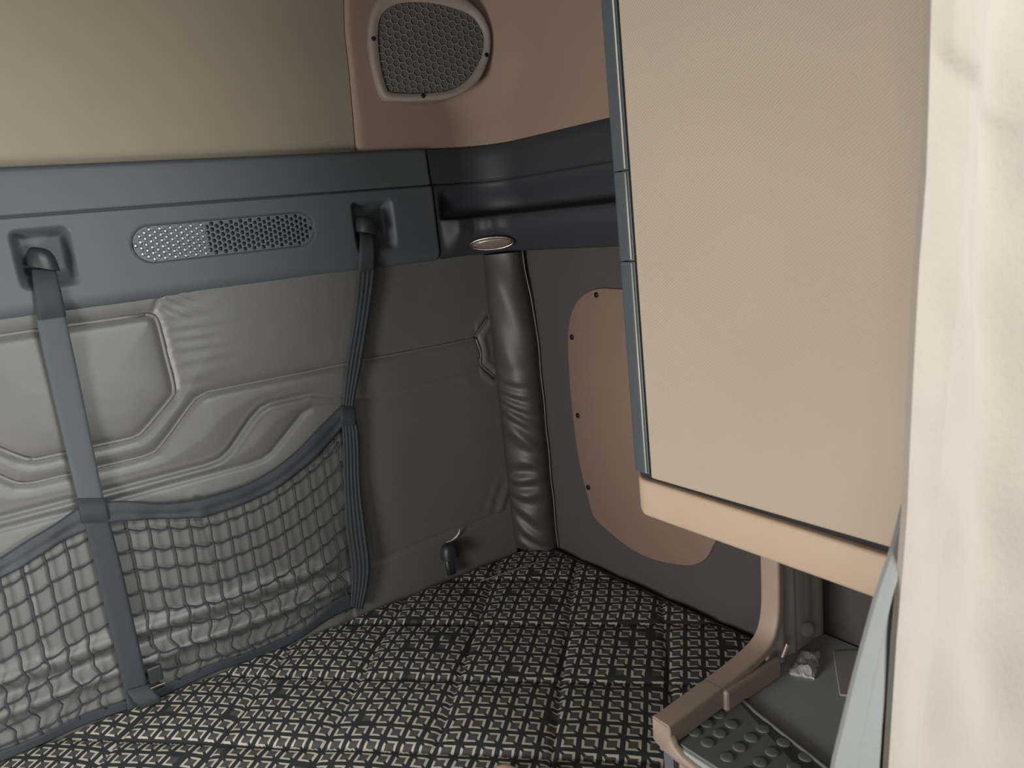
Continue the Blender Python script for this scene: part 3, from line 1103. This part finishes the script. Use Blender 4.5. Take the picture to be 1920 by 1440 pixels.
# bottom rail with a rounded rear end
rail = []
for y in np.concatenate([np.linspace(-1.49, -.97, 30), -.93 - .04 * np.cos(np.linspace(0, math.pi / 2, 10))[1:] ]):
    t = max(0., (y + .97) / .04)
    inset = .040 * (1 - math.sqrt(max(0, 1 - min(1, t) ** 2)))
    zb = float(np.interp(y, [-1.49, -.96, -.93], [1.052, 1.058, 1.066]))
    zt = float(np.interp(y, [-1.49, -.93], [1.118, 1.1255]))
    xo = XF - .008 + inset
    rail.append([(XF + .06, y, zb), (xo + .006, y, zb), (xo + .0015, y, zb + .0015), (xo, y, zb + .006), (xo, y, zt - .005), (xo + .0015, y, zt - .0012), (xo + .005, y, zt), (XF + .06, y, zt)])
V = [p for r in rail for p in r]
n = 8
F = [[j * n + k, j * n + (k + 1) % n, (j + 1) * n + (k + 1) % n, (j + 1) * n + k] for j in range(len(rail) - 1) for k in range(n)]
F += [list(range(n))[::-1], [(len(rail) - 1) * n + k for k in range(n)]]
recalc(link('bottom_rail', V, F, M_TRIMB, cb))
box('rail_shadow_gap', (XF + .006, -1.488, 1.112), (XF + .02, -.945, 1.1345), M_SLOT, cb, bev=0)  # dark box painting the shadow between door and rail
box('back_side', (XF + .010, -.9425, 1.10), (-.003, -.938, 2.52), M_PLASTIC, cb, bev=0)

# ------------------------------------------------------------------ console below the cabinet
cs = thing('side_console', (-.25, -1.2, .0), 'low console with a taupe moulded rim and dark rubber top beside the bunk', 'console')
box('console_body', (-.484, -1.48, .001), (-.004, -1.022, .655), M_CONS, cs, bev=.006)
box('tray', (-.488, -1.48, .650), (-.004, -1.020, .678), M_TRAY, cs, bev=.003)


def sweep_rim(name, path, parent, y0=-1.016, y1=-1.058, th=.040):
    """moulding band: path in XZ (outer face), swept section across Y"""
    p = np.asarray(path, float)
    T_ = np.gradient(p, axis=0)
    T_ /= np.linalg.norm(T_, axis=1)[:, None]
    nn = np.stack([-T_[:, 1], T_[:, 0]], 1)
    sec = []
    r = .006
    for a in np.linspace(0, math.pi / 2, 5):
        sec.append((y0 - r + r * math.cos(a), -r + r * math.sin(a)))
    for a in np.linspace(math.pi / 2, math.pi, 5):
        sec.append((y1 + r + r * math.cos(a), -r + r * math.sin(a)))
    sec += [(y1, -th), (y0, -th)]
    V = []
    for i in range(len(p)):
        for y, d in sec:
            V.append((p[i, 0] + nn[i, 0] * d, y, p[i, 1] + nn[i, 1] * d))
    n = len(sec)
    F = [[j * n + k, j * n + (k + 1) % n, (j + 1) * n + (k + 1) % n, (j + 1) * n + k] for j in range(len(p) - 1) for k in range(n)]
    F += [list(range(n))[::-1], [(len(p) - 1) * n + k for k in range(n)]]
    return sharp(recalc(link(name, V, F, M_RIM, parent)), 55)


pathA = [(-.496, .7195), (-.47, .7215), (-.43, .7245), (-.39, .7275), (-.3605, .7295)]
pathB = crom([(-.3585, .7297), (-.32, .733), (-.27, .740), (-.235, .748), (-.212, .760), (-.198, .782), (-.191, .812), (-.188, .86), (-.186, .95), (-.185, 1.054)], 6)
ra_ = sweep_rim('rim', pathA, cs)
sweep_rim('pillar_moulding', pathB, cs, th=.016)
PL = [(-1.0165, .718), (-1.0145, .673), (-1.022, .667), (-1.046, .659), (-1.095, .652), (-1.48, .650), (-1.48, .668), (-1.108, .670), (-1.082, .674), (-1.066, .683), (-1.058, .698), (-1.0565, .716)]
prism('side_rim', PL, lambda a, b, d: (-.486 - d, a, b), .012, M_RIM, cs, bev=.003)
box('chrome_strip', (-.492, -1.062, .30), (-.484, -1.056, .652), M_CHROME, cs, bev=.001)
box('door_panel', (-.490, -1.47, .10), (-.483, -1.066, .648), M_RIM, cs, bev=.003)
# dark recess under the rim and the studded mat
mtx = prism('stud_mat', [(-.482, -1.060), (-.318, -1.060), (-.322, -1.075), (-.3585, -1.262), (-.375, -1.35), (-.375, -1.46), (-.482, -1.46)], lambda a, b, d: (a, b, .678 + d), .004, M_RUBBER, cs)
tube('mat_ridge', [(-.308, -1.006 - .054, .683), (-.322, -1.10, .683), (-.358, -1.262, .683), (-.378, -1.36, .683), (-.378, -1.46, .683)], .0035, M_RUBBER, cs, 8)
studs = []
for r in range(8):
    for c in range(4):
        x = -.441 + c * .0335 - r * .0045
        y = -1.0505 - .002 * 0 - r * .0455 + c * .0015
        if r == 0 and c == 3:
            continue
        if x < -.372 - .028 * r * .12 + .03 and y > -1.45 and x > -.476:
            studs.append((x, y))
for x, y in studs:
    if y > -1.058:
        y -= .012
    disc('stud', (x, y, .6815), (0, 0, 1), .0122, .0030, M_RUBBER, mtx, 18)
# fluted panel at the back of the nook
rows = []
for x in np.linspace(-.182, -.004, 90):
    d = .006 * math.sin((x + .182) * 2 * math.pi / .075) + .010 * smooth(-.165, -.150, np.array(x)) * (1 - smooth(-.110, -.095, np.array(x))) + .012 * math.exp(-((x + .055) / .02) ** 2)
    rows.append([(x, -1.026 - d, z) for z in np.linspace(.679, 1.055, 20)])
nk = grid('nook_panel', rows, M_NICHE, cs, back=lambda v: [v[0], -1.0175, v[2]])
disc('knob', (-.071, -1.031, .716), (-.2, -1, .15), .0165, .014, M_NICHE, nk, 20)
box('rim_return', (-.357, -1.066, .678), (-.196, -1.050, .722), M_RIM, cs, bev=.006)

# things lying in the console
fo = np.array([(-.102, -1.044), (-.079, -1.072), (-.160, -1.110), (-.180, -1.070)])
V, F = [], []
nu, nv = 26, 20
for i in range(nu):
    for j in range(nv):
        u, v = i / (nu - 1), j / (nv - 1)
        p = (1 - u) * ((1 - v) * fo[0] + v * fo[1]) + u * ((1 - v) * fo[3] + v * fo[2])
        e = min(u, 1 - u, v, 1 - v)
        p = p + rng.normal(0, .0012, 2) * (1 if e < .01 else .3)
        h = .004 + .011 * min(1, e * 5) * (.6 + .4 * math.sin(u * 7 + v * 3)) + .0016 * math.sin(u * 17 + 7 * v * v) * math.sin(v * 13 - 5 * u) + rng.normal(0, .0003)
        V.append((p[0], p[1], .6795 + max(.001, h)))
for i in range(nu - 1):
    for j in range(nv - 1):
        F.append([i * nv + j, i * nv + j + 1, (i + 1) * nv + j + 1, (i + 1) * nv + j])
base = len(V)
lo_ = [i * nv for i in range(nu)] + [(nu - 1) * nv + j for j in range(1, nv)] + [i * nv + nv - 1 for i in range(nu - 2, -1, -1)] + [j for j in range(nv - 2, 0, -1)]
for k in lo_:
    V.append((V[k][0], V[k][1], .6785))
for k in range(len(lo_)):
    k2 = (k + 1) % len(lo_)
    F.append([lo_[k], lo_[k2], base + k2, base + k])
F.append([base + k for k in range(len(lo_))])
foil = recalc(link('foil_packet', V, F, M_FOIL, smooth=False))
tag(foil, 'crumpled silver foil packet lying on the dark console top', 'packet')
card = prism('card', [(-.056, -1.084), (-.008, -1.126), (-.120, -1.235), (-.172, -1.172)], lambda a, b, d: (a, b, .6785 + d + .00 * a), .003, M_CARD)
tag(card, 'flat grey card lying on the console top right of the foil packet', 'card')
pk = prism('paper_scrap', [(-.195, .720), (-.178, .742), (-.170, .735), (-.187, .7185)], lambda a, b, d: (a, -1.064 - d, b), .003, M_PINK)
tag(pk, 'small pink paper scrap tucked against the foot of the taupe pillar left of the foil', 'scrap')


def scrap(name, c, sx, sy, rot, label, seed):
    r = np.random.RandomState(seed)
    V, F = [], []
    nu, nv = 16, 9
    for j in range(nv + 1):
        ph = math.pi * j / nv - math.pi / 2
        for i in range(nu):
            th = 2 * math.pi * i / nu
            w = 1 + .12 * math.sin(3 * th + seed) + r.normal(0, .03)
            x, y, z = sx * math.cos(ph) ** .7 * math.cos(th) * w, sy * math.cos(ph) ** .7 * math.sin(th) * w, .006 * math.sin(ph)
            V.append((c[0] + x * math.cos(rot) - y * math.sin(rot), c[1] + x * math.sin(rot) + y * math.cos(rot), c[2] + z))
    for j in range(nv):
        for i in range(nu):
            i2 = (i + 1) % nu
            F.append([j * nu + i, j * nu + i2, (j + 1) * nu + i2, (j + 1) * nu + i])
    return tag(link(name, V, F, M_SCRAP), label, 'scrap', 'tan scraps on the mattress')


scrap('tan_scrap', (-.700, -.832, .613), .024, .012, -.7, 'smaller left tan scrap on the mattress at the bottom edge of the picture', 3)
scrap('tan_scrap', (-.652, -.889, .613), .034, .012, -.75, 'longer right tan scrap on the mattress at the bottom edge of the picture', 4)

# ------------------------------------------------------------------ curtain close by on the right
cu_ = thing('curtain', (-.35, -1.55, .3), 'cream curtain with a grey lined edge hanging in front of the cabinet', 'curtain')
EZ = [.35, .90, 1.022, 1.158, 1.233, 1.285, 1.343, 1.419, 1.517, 1.596, 1.655, 1.742, 2.45]
EX = [-.690, -.684, -.676, -.661, -.649, -.642, -.638, -.632, -.623, -.612, -.609, -.606, -.590]
FOLD = [(-.70, 1.90), (-.625, 1.737), (-.611, 1.713), (-.585, 1.692), (-.555, 1.675), (-.525, 1.661), (-.40, 1.61), (.10, 1.45)]
us = np.linspace(0, 1, 260) ** 1.25
zc = np.linspace(.35, 2.45, 300)
U_, Z_ = np.meshgrid(us, zc, indexing='ij')
XL = np.interp(Z_, EZ, EX)
CXX = XL + (.10 - XL) * U_
S_ = CXX + .62
wv = .016 * np.sin(S_ * 17 + .5 * np.sin(Z_ * 2.1)) + .009 * np.sin(S_ * 41 + Z_ * 1.3) + .005 * np.sin(S_ * 9 - Z_ * 5)
wv += .0030 * np.sin(Z_ * 23 + S_ * 40) * np.sin(Z_ * 9 + S_ * 14) + .002 * fnoise(CXX, Z_, 30, 24, seed=21)
fz = np.interp(CXX, [p[0] for p in FOLD], [p[1] for p in FOLD])
step = smooth(-.007, .009, Z_ - fz) * .007 * smooth(-.40, -.54, CXX)
CYY = -1.545 + wv * np.minimum(1, U_ * 9) - step * np.minimum(1, U_ * 40) - .012 * np.minimum(1, U_ * 14)
grid('curtain_cloth', np.stack([CXX, CYY, Z_], -1), M_CURT, cu_, back=lambda v: [v[0], v[1] + .006, v[2]])
rows = []
for u in np.linspace(0, 1, 24):
    row = []
    for z in np.linspace(.35, 1.285, 60):
        xl = float(np.interp(z, [.35, 1.062, 1.14, 1.206, 1.245, 1.285], [-.962, -.749, -.711, -.674, -.645, -.624]))
        xr = float(np.interp(z, EZ, EX)) + .06
        x = xl + (xr - xl) * u
        row.append((x, -1.5335 + .006 * math.sin(u * 5.5 + z * 3) * min(1, u * 6) - .003 * math.sin(u * 14), z))
    rows.append(row)
grid('grey_lining', rows, M_LINING, cu_, back=lambda v: [v[0], v[1] + .004, v[2]])
